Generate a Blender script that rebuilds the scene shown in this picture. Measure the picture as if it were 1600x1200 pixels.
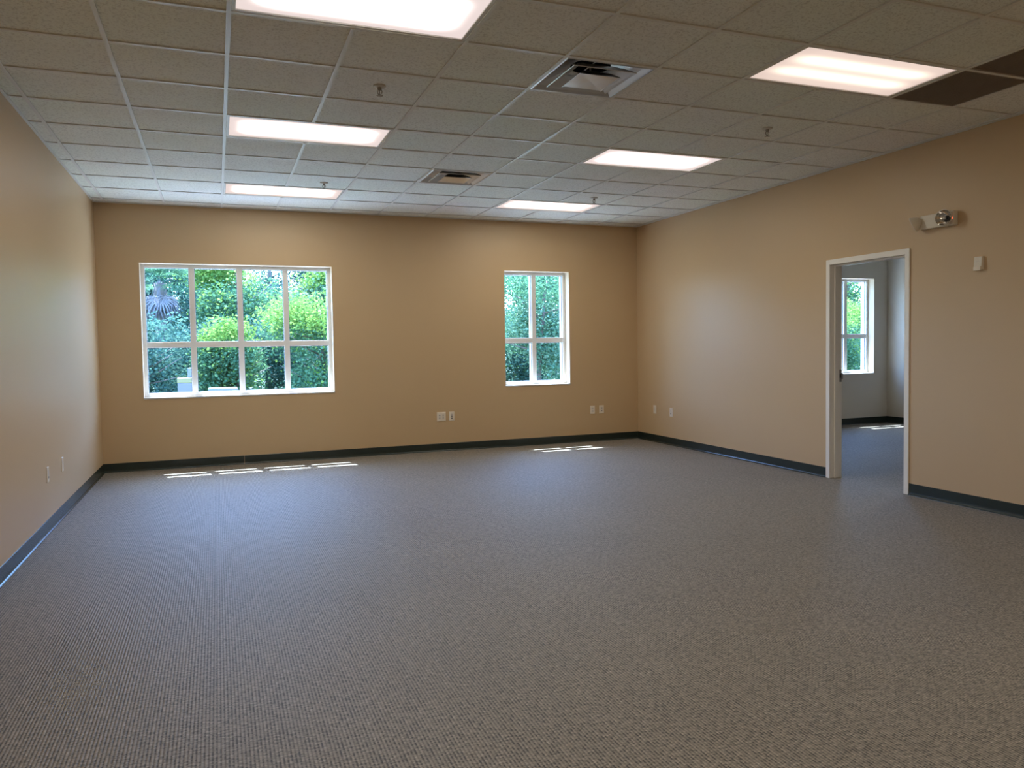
import bpy, math, random
import numpy as np
from mathutils import Vector, Matrix

random.seed(7)
rng = np.random.default_rng(11)
sc = bpy.context.scene
for o in list(bpy.data.objects):
    bpy.data.objects.remove(o)
COL = sc.collection

# ------------------------------------------------------------------ dimensions (metres)
T = 0.6096                       # ceiling grid module
L, R, B, H = -1.337, 5.534, 5.742, 3.030      # left, right, back wall faces, ceiling height
FRONT = -6.70                    # wall behind the camera
R2, FR, FF = R + 0.13, 10.25, -0.60           # side room: near face, right wall, front wall
WT = 0.25                        # outside wall thickness

# ------------------------------------------------------------------ camera
cam_d = bpy.data.cameras.new('camera')
cam = bpy.data.objects.new('camera', cam_d)
COL.objects.link(cam)
cr = Vector((0.93037715, -0.36628495, -0.01528693))
cu = Vector((0.03049094, 0.03575912, 0.99889518))
cf = Vector((0.36533362, 0.92981537, -0.04443784))
m = Matrix((cr, cu, -cf)).transposed().to_4x4()
m.translation = Vector((-0.1042, -4.2090, 1.3629))
cam.matrix_world = m
cam_d.sensor_fit = 'HORIZONTAL'
cam_d.sensor_width = 36.0
cam_d.lens = 1227.456 / 1600 * 36.0
cam_d.shift_x = -(822.51 - 800) / 1600
cam_d.shift_y = (594.77 - 600) / 1600
cam_d.clip_start = 0.05
cam_d.clip_end = 500
sc.camera = cam

# ------------------------------------------------------------------ world, sun, exposure
SKY_STRENGTH = 2.5
SUN_STRENGTH = 34.0
PANEL = 5.7
w = bpy.data.worlds.new('sky')
sc.world = w
w.use_nodes = True
nt = w.node_tree
bg = nt.nodes['Background']
sky = nt.nodes.new('ShaderNodeTexSky')
sky.sky_type = 'NISHITA'
sky.sun_disc = False
sky.sun_elevation = math.radians(62)
sky.sun_rotation = 0.0
sky.air_density = 1.0
sky.dust_density = 1.5
sky.ozone_density = 2.0
wb = nt.nodes.new('ShaderNodeMix')      # camera white balance leans to the warm lamps, so daylight reads cool
wb.data_type = 'RGBA'
wb.blend_type = 'MULTIPLY'
wb.inputs[0].default_value = 1.0
wb.inputs[7].default_value = (0.72, 0.92, 1.24, 1)
nt.links.new(sky.outputs[0], wb.inputs[6])
nt.links.new(wb.outputs[2], bg.inputs[0])
bg.inputs[1].default_value = SKY_STRENGTH

sun_d = bpy.data.lights.new('sun', 'SUN')
sun = bpy.data.objects.new('sun', sun_d)
COL.objects.link(sun)
sun_d.energy = SUN_STRENGTH
sun_d.color = (0.88, 0.93, 1.0)
sun_d.angle = math.radians(0.53)
sun.rotation_euler = Vector((0.12, -0.52, -1.0)).to_track_quat('-Z', 'Y').to_euler()
sun.location = (0, 20, 30)

sc.view_settings.view_transform = 'Standard'
sc.view_settings.look = 'None'
sc.view_settings.gamma = 1.0
sc.view_settings.exposure = 0.10
sc.view_settings.use_curve_mapping = False
cy = sc.cycles
cy.use_denoising = True
cy.max_bounces = 10
cy.diffuse_bounces = 6
cy.glossy_bounces = 4
cy.transparent_max_bounces = 16
cy.sample_clamp_indirect = 8.0
cy.caustics_reflective = False
cy.caustics_refractive = False

# windows as daylight sampling portals (they add no light of their own)
WIN = [(-0.900, 1.245), (3.505, 4.462), (9.010, 9.967)]
SILL, HEAD = 0.820, 2.375
for k, (x0, x1) in enumerate(WIN):
    pd = bpy.data.lights.new('window_portal', 'AREA')
    pd.shape = 'RECTANGLE'
    pd.size, pd.size_y = x1 - x0, HEAD - SILL
    pd.cycles.is_portal = True
    po = bpy.data.objects.new('window_portal', pd)
    po.location = ((x0 + x1) / 2, B + WT - 0.01, (SILL + HEAD) / 2)
    po.rotation_euler = (-math.radians(90), 0, 0)
    COL.objects.link(po)

# ------------------------------------------------------------------ material helpers
def new_mat(name):
    mt = bpy.data.materials.new(name)
    mt.use_nodes = True
    return mt, mt.node_tree, mt.node_tree.nodes['Principled BSDF']

def node(nt, typ, **kw):
    n = nt.nodes.new(typ)
    for k, v in kw.items():
        setattr(n, k, v)
    return n

def link(nt, a, b):
    nt.links.new(a, b)

def simple(name, col, rough=0.5, metal=0.0, spec=0.5, vary=0.04, scale=6.0, bump=0.0, bscale=200.0):
    """painted / plastic / metal surface with a little procedural variation"""
    mt, t, p = new_mat(name)
    co = node(t, 'ShaderNodeTexCoord')
    nz = node(t, 'ShaderNodeTexNoise')
    nz.inputs['Scale'].default_value = scale
    nz.inputs['Detail'].default_value = 3
    link(t, co.outputs['Object'], nz.inputs['Vector'])
    mx = node(t, 'ShaderNodeMix', data_type='RGBA')
    mx.inputs[6].default_value = tuple(c * (1 - vary) for c in col) + (1,)
    mx.inputs[7].default_value = tuple(min(1, c * (1 + vary)) for c in col) + (1,)
    link(t, nz.outputs['Fac'], mx.inputs[0])
    link(t, mx.outputs[2], p.inputs['Base Color'])
    p.inputs['Roughness'].default_value = rough
    p.inputs['Metallic'].default_value = metal
    p.inputs['Specular IOR Level'].default_value = spec
    if bump > 0:
        nb = node(t, 'ShaderNodeTexNoise')
        nb.inputs['Scale'].default_value = bscale
        nb.inputs['Detail'].default_value = 2
        link(t, co.outputs['Object'], nb.inputs['Vector'])
        bp = node(t, 'ShaderNodeBump')
        bp.inputs['Strength'].default_value = bump
        bp.inputs['Distance'].default_value = 0.002
        link(t, nb.outputs['Fac'], bp.inputs['Height'])
        link(t, bp.outputs[0], p.inputs['Normal'])
    return mt

M = {}
M['wall'] = simple('tan wall paint', (0.58, 0.415, 0.245), 0.42, vary=0.015, scale=1.5, bump=0.25, bscale=160, spec=0.5)
M['wall2'] = simple('greige wall paint', (0.66, 0.59, 0.50), 0.5, vary=0.015, scale=1.5, bump=0.25, bscale=160, spec=0.4)
M['reveal'] = simple('window-lit reveal tone', (0.70, 0.60, 0.46), 0.5, vary=0.02)  # lighter than the wall: window light on the reveal put into its colour
M['white_frame'] = simple('white window frame', (0.80, 0.78, 0.76), 0.35, vary=0.02)
M['sill'] = simple('white sill', (0.70, 0.68, 0.66), 0.3, vary=0.03, scale=20)
M['gasket'] = simple('dark blue gasket', (0.03, 0.05, 0.09), 0.5)
M['door_frame'] = simple('white door frame paint', (0.88, 0.85, 0.81), 0.35, vary=0.02)
M['base'] = simple('dark green rubber base', (0.020, 0.030, 0.026), 0.26, vary=0.1, spec=0.5)
M['tbar'] = simple('ceiling grid paint', (0.70, 0.70, 0.67), 0.40, vary=0.02)
M['plate'] = simple('ivory plate plastic', (0.80, 0.72, 0.62), 0.35)
M['plate2'] = simple('receptacle plastic', (0.68, 0.62, 0.56), 0.4)
M['dark'] = simple('dark slot', (0.015, 0.013, 0.012), 0.6)
M['chrome'] = simple('brushed aluminium', (0.62, 0.61, 0.59), 0.28, metal=1.0, vary=0.05)
M['steel'] = simple('strike steel', (0.32, 0.31, 0.30), 0.3, metal=1.0)
M['sprk'] = simple('sprinkler metal', (0.30, 0.27, 0.23), 0.35, metal=1.0)
M['sprk_white'] = simple('sprinkler escutcheon', (0.55, 0.53, 0.48), 0.4)
M['black'] = simple('black duct lining', (0.006, 0.006, 0.006), 0.8)
M['grille'] = simple('dark return grille', (0.26, 0.21, 0.17), 0.5, vary=0.1)
M['ivory_box'] = simple('ivory housing plastic', (0.74, 0.68, 0.58), 0.4, vary=0.02)
M['reflector'] = simple('lamp reflector', (0.75, 0.74, 0.72), 0.12, metal=1.0)
M['roof'] = simple('roof deck', (0.3, 0.3, 0.3), 0.8)
M['stucco'] = simple('exterior stucco', (0.70, 0.66, 0.58), 0.8, vary=0.05, bump=0.4, bscale=80)
M['trunk'] = simple('bark', (0.16, 0.13, 0.11), 0.9, vary=0.4, scale=12, bump=0.6, bscale=30)
M['deadfrond'] = simple('dead grey frond', (0.20, 0.18, 0.185), 0.9, vary=0.3, scale=4)
M['concrete'] = simple('pavement concrete', (0.48, 0.47, 0.45), 0.85, vary=0.1, scale=2)
M['util'] = simple('pale utility cabinet', (0.15, 0.15, 0.17), 0.6, vary=0.05)
M['block'] = simple('weathered block', (0.17, 0.18, 0.17), 0.85, vary=0.1)
M['util_lid'] = simple('yellow tan lid', (0.22, 0.20, 0.09), 0.6, vary=0.1)
M['util_grey'] = simple('grey meter housing', (0.14, 0.16, 0.17), 0.5)

def glass_mat():
    mt, t, p = new_mat('window glass')
    t.nodes.remove(p)
    out = t.nodes['Material Output']
    tr = node(t, 'ShaderNodeBsdfTransparent')
    tr.inputs[0].default_value = (0.80, 0.92, 0.96, 1)
    gl = node(t, 'ShaderNodeBsdfGlossy')
    gl.inputs['Roughness'].default_value = 0.02
    fr = node(t, 'ShaderNodeFresnel')
    fr.inputs[0].default_value = 1.22
    mx = node(t, 'ShaderNodeMixShader')
    link(t, fr.outputs[0], mx.inputs[0])
    link(t, tr.outputs[0], mx.inputs[1])
    link(t, gl.outputs[0], mx.inputs[2])
    link(t, mx.outputs[0], out.inputs[0])
    return mt
M['glass'] = glass_mat()

def tile_mat():
    mt, t, p = new_mat('acoustic ceiling tile')
    co = node(t, 'ShaderNodeTexCoord')
    n1 = node(t, 'ShaderNodeTexNoise')
    n1.inputs['Scale'].default_value = 70
    n1.inputs['Detail'].default_value = 4
    n1.inputs['Roughness'].default_value = 0.7
    link(t, co.outputs['Object'], n1.inputs['Vector'])
    r1 = node(t, 'ShaderNodeValToRGB')
    r1.color_ramp.elements[0].position = 0.36
    r1.color_ramp.elements[0].color = (0.64, 0.645, 0.60, 1)
    r1.color_ramp.elements[1].position = 0.50
    r1.color_ramp.elements[1].color = (0.87, 0.89, 0.84, 1)
    link(t, n1.outputs['Fac'], r1.inputs[0])
    n2 = node(t, 'ShaderNodeTexNoise')
    n2.inputs['Scale'].default_value = 0.8
    link(t, co.outputs['Object'], n2.inputs['Vector'])
    mx = node(t, 'ShaderNodeMix', data_type='RGBA', blend_type='MULTIPLY')
    mx.inputs[0].default_value = 0.12
    link(t, r1.outputs[0], mx.inputs[6])
    link(t, n2.outputs['Color'], mx.inputs[7])
    link(t, mx.outputs[2], p.inputs['Base Color'])
    p.inputs['Roughness'].default_value = 0.85
    p.inputs['Specular IOR Level'].default_value = 0.25
    bp = node(t, 'ShaderNodeBump')
    bp.inputs['Strength'].default_value = 0.3
    bp.inputs['Distance'].default_value = 0.002
    link(t, n1.outputs['Fac'], bp.inputs['Height'])
    link(t, bp.outputs[0], p.inputs['Normal'])
    return mt
M['tile'] = tile_mat()

def carpet_mat():
    mt, t, p = new_mat('ribbed loop carpet')
    co = node(t, 'ShaderNodeTexCoord')
    sep = node(t, 'ShaderNodeSeparateXYZ')
    link(t, co.outputs['Object'], sep.inputs[0])
    def mth(op, a, b=None, c=None):
        n = node(t, 'ShaderNodeMath', operation=op)
        for k, v in enumerate((a, b, c)):
            if v is None:
                continue
            if isinstance(v, (int, float)):
                n.inputs[k].default_value = v
            else:
                link(t, v, n.inputs[k])
        return n.outputs[0]
    # ribs run along Y (towards the window wall), 13 mm apart
    rib = mth('SINE', mth('MULTIPLY', sep.outputs[0], 2 * math.pi / 0.0130))
    rib01 = mth('MULTIPLY_ADD', rib, 0.5, 0.5)
    # loops along each rib, shifted rib by rib
    ribn = mth('FLOOR', mth('MULTIPLY', sep.outputs[0], 1 / 0.0130))
    yy = mth('MULTIPLY_ADD', ribn, 0.0037, sep.outputs[1])
    loop = mth('MULTIPLY_ADD', mth('SINE', mth('MULTIPLY', yy, 2 * math.pi / 0.009)), 0.5, 0.5)
    # flecks: yarn colour changes along ribs
    cmb = node(t, 'ShaderNodeCombineXYZ')
    link(t, mth('MULTIPLY', ribn, 0.37), cmb.inputs[0])
    link(t, mth('MULTIPLY', sep.outputs[1], 60.0), cmb.inputs[1])
    fl = node(t, 'ShaderNodeTexNoise')
    fl.inputs['Scale'].default_value = 1.6
    fl.inputs['Detail'].default_value = 3
    fl.inputs['Roughness'].default_value = 0.7
    link(t, cmb.outputs[0], fl.inputs['Vector'])
    ramp = node(t, 'ShaderNodeValToRGB')
    e = ramp.color_ramp.elements
    e[0].position = 0.30
    e[0].color = (0.075, 0.066, 0.054, 1)
    e[1].position = 0.70
    e[1].color = (0.46, 0.405, 0.335, 1)
    e2 = ramp.color_ramp.elements.new(0.46)
    e2.color = (0.245, 0.216, 0.174, 1)
    e3 = ramp.color_ramp.elements.new(0.57)
    e3.color = (0.32, 0.272, 0.222, 1)
    link(t, fl.outputs['Fac'], ramp.inputs[0])
    # fine fuzz
    fz = node(t, 'ShaderNodeTexNoise')
    fz.inputs['Scale'].default_value = 260
    fz.inputs['Detail'].default_value = 2
    link(t, co.outputs['Object'], fz.inputs['Vector'])
    depth = mth('MULTIPLY', mth('POWER', rib01, 0.6), mth('MULTIPLY_ADD', loop, 0.35, 0.65))
    k = mth('MULTIPLY_ADD', depth, 0.62, 0.42)
    k = mth('MULTIPLY', k, mth('MULTIPLY_ADD', fz.outputs['Fac'], 0.8, 0.6))
    # dark pits: random loop cells darkened between the ribs
    cid = node(t, 'ShaderNodeCombineXYZ')
    link(t, ribn, cid.inputs[0])
    link(t, mth('FLOOR', mth('MULTIPLY', yy, 1 / 0.009)), cid.inputs[1])
    wn = node(t, 'ShaderNodeTexWhiteNoise', noise_dimensions='2D')
    link(t, cid.outputs[0], wn.inputs['Vector'])
    low = mth('MULTIPLY', mth('SUBTRACT', 1.0, rib01), mth('MULTIPLY_ADD', loop, -0.6, 1.0))
    pit = mth('SUBTRACT', 1.0, mth('MULTIPLY', mth('MULTIPLY', mth('GREATER_THAN', wn.outputs['Value'], 0.66), low), 1.0))
    k = mth('MULTIPLY', k, pit)
    k = mth('MULTIPLY', k, mth('MULTIPLY_ADD', wn.outputs['Value'], -0.12, 1.10))
    # wear: broad soft patches
    wr = node(t, 'ShaderNodeTexNoise')
    wr.inputs['Scale'].default_value = 0.9
    wr.inputs['Detail'].default_value = 4
    link(t, co.outputs['Object'], wr.inputs['Vector'])
    k = mth('MULTIPLY', k, mth('MULTIPLY_ADD', wr.outputs['Fac'], 0.30, 0.85))
    hs = node(t, 'ShaderNodeMix', data_type='RGBA', blend_type='MULTIPLY')
    hs.inputs[0].default_value = 1.0
    link(t, ramp.outputs[0], hs.inputs[6])
    cc = node(t, 'ShaderNodeCombineColor')
    for i in range(3):
        link(t, k, cc.inputs[i])
    link(t, cc.outputs[0], hs.inputs[7])
    # pale frayed seam line running towards the window wall, broken into dashes
    dx = mth('ABSOLUTE', mth('SUBTRACT', sep.outputs[0], mth('MULTIPLY_ADD', sep.outputs[1], 0.004, 1.685)))
    near = mth('LESS_THAN', dx, 0.004)
    sn = node(t, 'ShaderNodeTexNoise')
    sn.inputs['Scale'].default_value = 5.0
    sn.inputs['Detail'].default_value = 4
    link(t, co.outputs['Object'], sn.inputs['Vector'])
    seam = mth('MULTIPLY', mth('MULTIPLY', near, mth('GREATER_THAN', sn.outputs['Fac'], 0.57)), 0.22)
    sm = node(t, 'ShaderNodeMix', data_type='RGBA')
    link(t, seam, sm.inputs[0])
    link(t, hs.outputs[2], sm.inputs[6])
    sm.inputs[7].default_value = (0.42, 0.39, 0.34, 1)
    link(t, sm.outputs[2], p.inputs['Base Color'])
    p.inputs['Roughness'].default_value = 0.62
    p.inputs['Specular IOR Level'].default_value = 0.45
    p.inputs['Sheen Weight'].default_value = 0.12
    p.inputs['Sheen Roughness'].default_value = 0.5
    bp = node(t, 'ShaderNodeBump')
    bp.inputs['Strength'].default_value = 0.45
    bp.inputs['Distance'].default_value = 0.003
    link(t, depth, bp.inputs['Height'])
    link(t, bp.outputs[0], p.inputs['Normal'])
    return mt
M['carpet'] = carpet_mat()

def lens_mat(name, edge, core, tint, bands):
    """lit acrylic lens: tubes behind it make brighter bands, the rim is dimmer"""
    mt, t, p = new_mat(name)
    t.nodes.remove(p)
    out = t.nodes['Material Output']
    co = node(t, 'ShaderNodeTexCoord')
    sep = node(t, 'ShaderNodeSeparateXYZ')
    link(t, co.outputs['Object'], sep.inputs[0])
    def mth(op, a, b=None, c=None, clamp=False):
        n = node(t, 'ShaderNodeMath', operation=op)
        n.use_clamp = clamp
        for k, v in enumerate((a, b, c)):
            if v is None:
                continue
            if isinstance(v, (int, float)):
                n.inputs[k].default_value = v
            else:
                link(t, v, n.inputs[k])
        return n.outputs[0]
    ax = mth('ABSOLUTE', sep.outputs[0])
    ay = mth('ABSOLUTE', sep.outputs[1])
    fx = node(t, 'ShaderNodeMapRange', interpolation_type='SMOOTHSTEP')
    link(t, ax, fx.inputs[0])
    for k, v in ((1, 0.60), (2, 0.36), (3, 0.0), (4, 1.0)):
        fx.inputs[k].default_value = v
    fy = node(t, 'ShaderNodeMapRange', interpolation_type='SMOOTHSTEP')
    link(t, ay, fy.inputs[0])
    for k, v in ((1, 0.285), (2, 0.10), (3, 0.0), (4, 1.0)):
        fy.inputs[k].default_value = v
    f = mth('MULTIPLY', fx.outputs[0], fy.outputs[0])
    if bands:
        s = mth('MULTIPLY_ADD', mth('COSINE', mth('MULTIPLY', sep.outputs[1], 2 * math.pi / 0.20)), -0.38, 0.62)
        f = mth('MULTIPLY', f, s)
    f = mth('POWER', f, 3.0 if not bands else 1.0)
    st = mth('MULTIPLY_ADD', f, core - edge, edge)
    cm = node(t, 'ShaderNodeMix', data_type='RGBA')
    link(t, f, cm.inputs[0])
    cm.inputs[6].default_value = tint[0] + (1,)
    cm.inputs[7].default_value = tint[1] + (1,)
    em = node(t, 'ShaderNodeEmission')
    link(t, cm.outputs[2], em.inputs[0])
    link(t, st, em.inputs[1])
    link(t, em.outputs[0], out.inputs[0])
    return mt
WARM = ((1.0, 0.84, 0.80), (1.0, 0.94, 0.76))
M['lens'] = lens_mat('lit lens', 0.80, PANEL * 3.1, WARM, False)
M['lens_rear'] = lens_mat('brightened lens of rear lights', 0.80, PANEL * 3.6, WARM, False)  # output raised on the unseen rear lights to lift the near walls
M['lens_weak'] = lens_mat('lit lens with two tubes', 0.74, 1.75, ((1.0, 0.78, 0.68), (1.0, 0.88, 0.68)), True)

def leaf_mat(name, c1, c2, trans=0.4):
    mt, t, p = new_mat(name)
    t.nodes.remove(p)
    out = t.nodes['Material Output']
    geo = node(t, 'ShaderNodeNewGeometry')
    mx = node(t, 'ShaderNodeMix', data_type='RGBA')
    mx.inputs[6].default_value = c1 + (1,)
    mx.inputs[7].default_value = c2 + (1,)
    link(t, geo.outputs['Random Per Island'], mx.inputs[0])
    df = node(t, 'ShaderNodeBsdfDiffuse')
    tl = node(t, 'ShaderNodeBsdfTranslucent')
    link(t, mx.outputs[2], df.inputs[0])
    link(t, mx.outputs[2], tl.inputs[0])
    ms = node(t, 'ShaderNodeMixShader')
    ms.inputs[0].default_value = trans
    link(t, df.outputs[0], ms.inputs[1])
    link(t, tl.outputs[0], ms.inputs[2])
    link(t, ms.outputs[0], out.inputs[0])
    return mt
M['leaf_dark'] = leaf_mat('blue green leaves', (0.045, 0.11, 0.085), (0.12, 0.22, 0.16))  # outdoor haze put into the leaf colours: paler and bluer greens
M['leaf_mid'] = leaf_mat('mid green leaves', (0.055, 0.14, 0.075), (0.14, 0.27, 0.14))
M['leaf_light'] = leaf_mat('yellow green leaves', (0.10, 0.23, 0.05), (0.27, 0.38, 0.10))  # sunlit tone put into the leaf colour
M['leaf_pale'] = leaf_mat('pale teal leaves', (0.09, 0.20, 0.12), (0.20, 0.33, 0.22))

def ground_mat():
    mt, t, p = new_mat('grass and leaf litter')
    co = node(t, 'ShaderNodeTexCoord')
    nz = node(t, 'ShaderNodeTexNoise')
    nz.inputs['Scale'].default_value = 3
    nz.inputs['Detail'].default_value = 8
    link(t, co.outputs['Object'], nz.inputs['Vector'])
    r = node(t, 'ShaderNodeValToRGB')
    r.color_ramp.elements[0].position = 0.35
    r.color_ramp.elements[0].color = (0.05, 0.075, 0.045, 1)
    r.color_ramp.elements[1].position = 0.65
    r.color_ramp.elements[1].color = (0.10, 0.13, 0.07, 1)
    link(t, nz.outputs['Fac'], r.inputs[0])
    link(t, r.outputs[0], p.inputs['Base Color'])
    p.inputs['Roughness'].default_value = 0.95
    return mt
M['ground'] = ground_mat()

# ------------------------------------------------------------------ mesh helpers
class MB:
    def __init__(self):
        self.v, self.f = [], []
    def quad(self, a, b, c, d):
        n = len(self.v)
        self.v += [tuple(a), tuple(b), tuple(c), tuple(d)]
        self.f.append((n, n + 1, n + 2, n + 3))
    def box(self, x0, x1, y0, y1, z0, z1, mat=None):
        n = len(self.v)
        p = [(x0, y0, z0), (x1, y0, z0), (x1, y1, z0), (x0, y1, z0),
             (x0, y0, z1), (x1, y0, z1), (x1, y1, z1), (x0, y1, z1)]
        if mat is not None:
            p = [tuple(mat @ Vector(q)) for q in p]
        self.v += p
        for q in ((0, 3, 2, 1), (4, 5, 6, 7), (0, 1, 5, 4), (1, 2, 6, 5), (2, 3, 7, 6), (3, 0, 4, 7)):
            self.f.append(tuple(n + i for i in q))
    def rings(self, rings, close=True, cap0=False, cap1=False):
        """join successive loops of points (all the same length)"""
        n0 = len(self.v)
        k = len(rings[0])
        for r in rings:
            self.v += [tuple(p) for p in r]
        for i in range(len(rings) - 1):
            for j in range(k if close else k - 1):
                a = n0 + i * k + j
                b = n0 + i * k + (j + 1) % k
                self.f.append((a, b, b + k, a + k))
        if cap0:
            self.f.append(tuple(n0 + j for j in range(k))[::-1])
        if cap1:
            self.f.append(tuple(n0 + (len(rings) - 1) * k + j for j in range(k)))
    def lathe(self, prof, seg=24, mat=None, cap0=False, cap1=False):
        rs = []
        for r, z in prof:
            ring = [(r * math.cos(2 * math.pi * j / seg), r * math.sin(2 * math.pi * j / seg), z) for j in range(seg)]
            if mat is not None:
                ring = [tuple(mat @ Vector(q)) for q in ring]
            rs.append(ring)
        self.rings(rs, cap0=cap0, cap1=cap1)
    def tube(self, pts, radii, seg=8):
        rs = []
        for i, p in enumerate(pts):
            p = Vector(p)
            a = Vector(pts[max(0, i - 1)])
            b = Vector(pts[min(len(pts) - 1, i + 1)])
            d = (b - a).normalized()
            up = Vector((0, 0, 1)) if abs(d.z) < 0.9 else Vector((1, 0, 0))
            s = d.cross(up).normalized()
            u = s.cross(d)
            rs.append([tuple(p + s * radii[i] * math.cos(2 * math.pi * j / seg) + u * radii[i] * math.sin(2 * math.pi * j / seg)) for j in range(seg)])
        self.rings(rs, cap0=True, cap1=True)
    def sweep(self, prof, path, inward):
        """profile (offset from wall, height) swept along straight path a->b; inward = unit vector off the wall"""
        a, b = Vector(path[0]), Vector(path[1])
        iv = Vector(inward)
        self.rings([[tuple(q + iv * o + Vector((0, 0, h))) for o, h in prof] for q in (a, b)], cap0=True, cap1=True)
    def build(self, name, mat, parent=None, smooth=False, bevel=0.0, loc=None):
        me = bpy.data.meshes.new(name)
        me.from_pydata(self.v, [], self.f)
        me.materials.append(mat)
        me.validate()
        o = bpy.data.objects.new(name, me)
        COL.objects.link(o)
        if parent is not None:
            o.parent = parent
        if loc is not None:
            o.location = loc
        if smooth:
            me.polygons.foreach_set('use_smooth', [True] * len(me.polygons))
        if bevel > 0:
            bm_ = o.modifiers.new('bevel', 'BEVEL')
            bm_.width = bevel
            bm_.segments = 2
            bm_.limit_method = 'ANGLE'
        return o

def struct(o):
    o['kind'] = 'structure'
    return o

def tag(o, label, cat, group=None):
    o['label'] = label
    o['category'] = cat
    if group:
        o['group'] = group
    return o

def thing(name, loc, label, cat, group=None, rot=(0, 0, 0)):
    o = bpy.data.objects.new(name, None)
    o.empty_display_size = 0.1
    COL.objects.link(o)
    o.location = loc
    o.rotation_euler = rot
    return tag(o, label, cat, group)

def dup(root, loc, label, rot=None):
    r = root.copy()
    COL.objects.link(r)
    r.location = loc
    if rot is not None:
        r.rotation_euler = rot
    r['label'] = label
    for ch in list(root.children):
        c = ch.copy()
        COL.objects.link(c)
        c.parent = r
        for g in list(ch.children):
            d = g.copy()
            COL.objects.link(d)
            d.parent = c
    return r

def holed(mb, ulo, uhi, vlo, vhi, holes, place, d0, d1):
    """slab between depths d0 and d1 with rectangular holes; place(u, v, d) -> xyz"""
    us = sorted({ulo, uhi, *[h[0] for h in holes], *[h[1] for h in holes]})
    vs = sorted({vlo, vhi, *[h[2] for h in holes], *[h[3] for h in holes]})
    def solid(i, j):
        if i < 0 or j < 0 or i >= len(us) - 1 or j >= len(vs) - 1:
            return False
        cu_, cv_ = (us[i] + us[i + 1]) / 2, (vs[j] + vs[j + 1]) / 2
        return not any(h[0] < cu_ < h[1] and h[2] < cv_ < h[3] for h in holes)
    for i in range(len(us) - 1):
        for j in range(len(vs) - 1):
            if not solid(i, j):
                continue
            u0, u1, v0, v1 = us[i], us[i + 1], vs[j], vs[j + 1]
            for d in (d0, d1):
                mb.quad(place(u0, v0, d), place(u1, v0, d), place(u1, v1, d), place(u0, v1, d))
            for di, dj, a, b in ((-1, 0, (u0, v0), (u0, v1)), (1, 0, (u1, v0), (u1, v1)),
                                 (0, -1, (u0, v0), (u1, v0)), (0, 1, (u0, v1), (u1, v1))):
                if not solid(i + di, j + dj):
                    mb.quad(place(*a, d0), place(*b, d0), place(*b, d1), place(*a, d1))

# ------------------------------------------------------------------ room shell
TOP = H + 0.55
mb = MB()
mb.box(L - 0.15, FR + 0.15, FRONT - 0.15, B + WT, -0.12, 0.0)
struct(mb.build('floor', M['carpet']))

win_holes = [(x0, x1, SILL, HEAD) for x0, x1 in WIN]
mb = MB()
holed(mb, L - 0.15, R + 0.065, 0.0, TOP, win_holes[:2], lambda u, v, d: (u, d, v), B, B + WT)
struct(mb.build('wall_back', M['wall']))
mb = MB()
holed(mb, R + 0.065, FR + 0.15, 0.0, TOP, win_holes[2:], lambda u, v, d: (u, d, v), B, B + WT)
struct(mb.build('wall_far_back', M['wall2']))
mb = MB()
mb.box(L - 0.15, L, FRONT - 0.15, B, 0.0, TOP)
struct(mb.build('wall_left', M['wall']))
mb = MB()
mb.box(L, FR + 0.15, FRONT - 0.15, FRONT, 0.0, TOP)
struct(mb.build('wall_front', M['wall']))
DY0, DY1, DZ = 1.010, 1.915, 2.110       # clear door opening
mb = MB()
holed(mb, FRONT, B, 0.0, TOP, [(DY0 - 0.025, DY1 + 0.025, 0.0, DZ + 0.025)], lambda u, v, d: (d, u, v), R, R + 0.065)
struct(mb.build('wall_right', M['wall']))
mb = MB()
holed(mb, FRONT, B, 0.0, TOP, [(DY0 - 0.025, DY1 + 0.025, 0.0, DZ + 0.025)], lambda u, v, d: (d, u, v), R + 0.065, R2)
struct(mb.build('wall_far_left', M['wall2']))
mb = MB()
mb.box(FR, FR + 0.15, FRONT, B, 0.0, TOP)
struct(mb.build('wall_far_right', M['wall2']))
mb = MB()
mb.box(R2, FR, FF - 0.12, FF, 0.0, TOP)
struct(mb.build('wall_far_front', M['wall2']))

# rubber cove base: profile (offset from wall, height)
BH = 0.1016
prof = [(0, 0), (0.019, 0), (0.0185, 0.0022), (0.013, 0.004), (0.008, 0.009), (0.0045, 0.016), (0.0032, 0.028),
        (0.0032, BH - 0.002), (0.0015, BH), (0, BH)]
E1 = 0.0005
mb = MB(); mb.sweep(prof, ((L + E1, FRONT, 0), (L + E1, B, 0)), (1, 0, 0))
struct(mb.build('baseboard_left', M['base']))
mb = MB()
mb.sweep(prof, ((L, B - E1, 0), (0.161, B - E1, 0)), (0, -1, 0))
mb.sweep(prof, ((0.165, B - E1, 0), (R, B - E1, 0)), (0, -1, 0))
struct(mb.build('baseboard_back', M['base']))
mb = MB()
mb.sweep(prof, ((R - E1, FRONT, 0), (R - E1, DY0 - 0.052, 0)), (-1, 0, 0))
mb.sweep(prof, ((R - E1, DY1 + 0.052, 0), (R - E1, B, 0)), (-1, 0, 0))
struct(mb.build('baseboard_right', M['base']))
mb = MB(); mb.sweep(prof, ((L, FRONT + E1, 0), (R, FRONT + E1, 0)), (0, 1, 0))
struct(mb.build('baseboard_front', M['base']))
mb = MB(); mb.sweep(prof, ((R2, B - E1, 0), (FR, B - E1, 0)), (0, -1, 0))
struct(mb.build('baseboard_far_back', M['base']))
mb = MB(); mb.sweep(prof, ((FR - E1, FF, 0), (FR - E1, B, 0)), (-1, 0, 0))
struct(mb.build('baseboard_far_right', M['base']))

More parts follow.
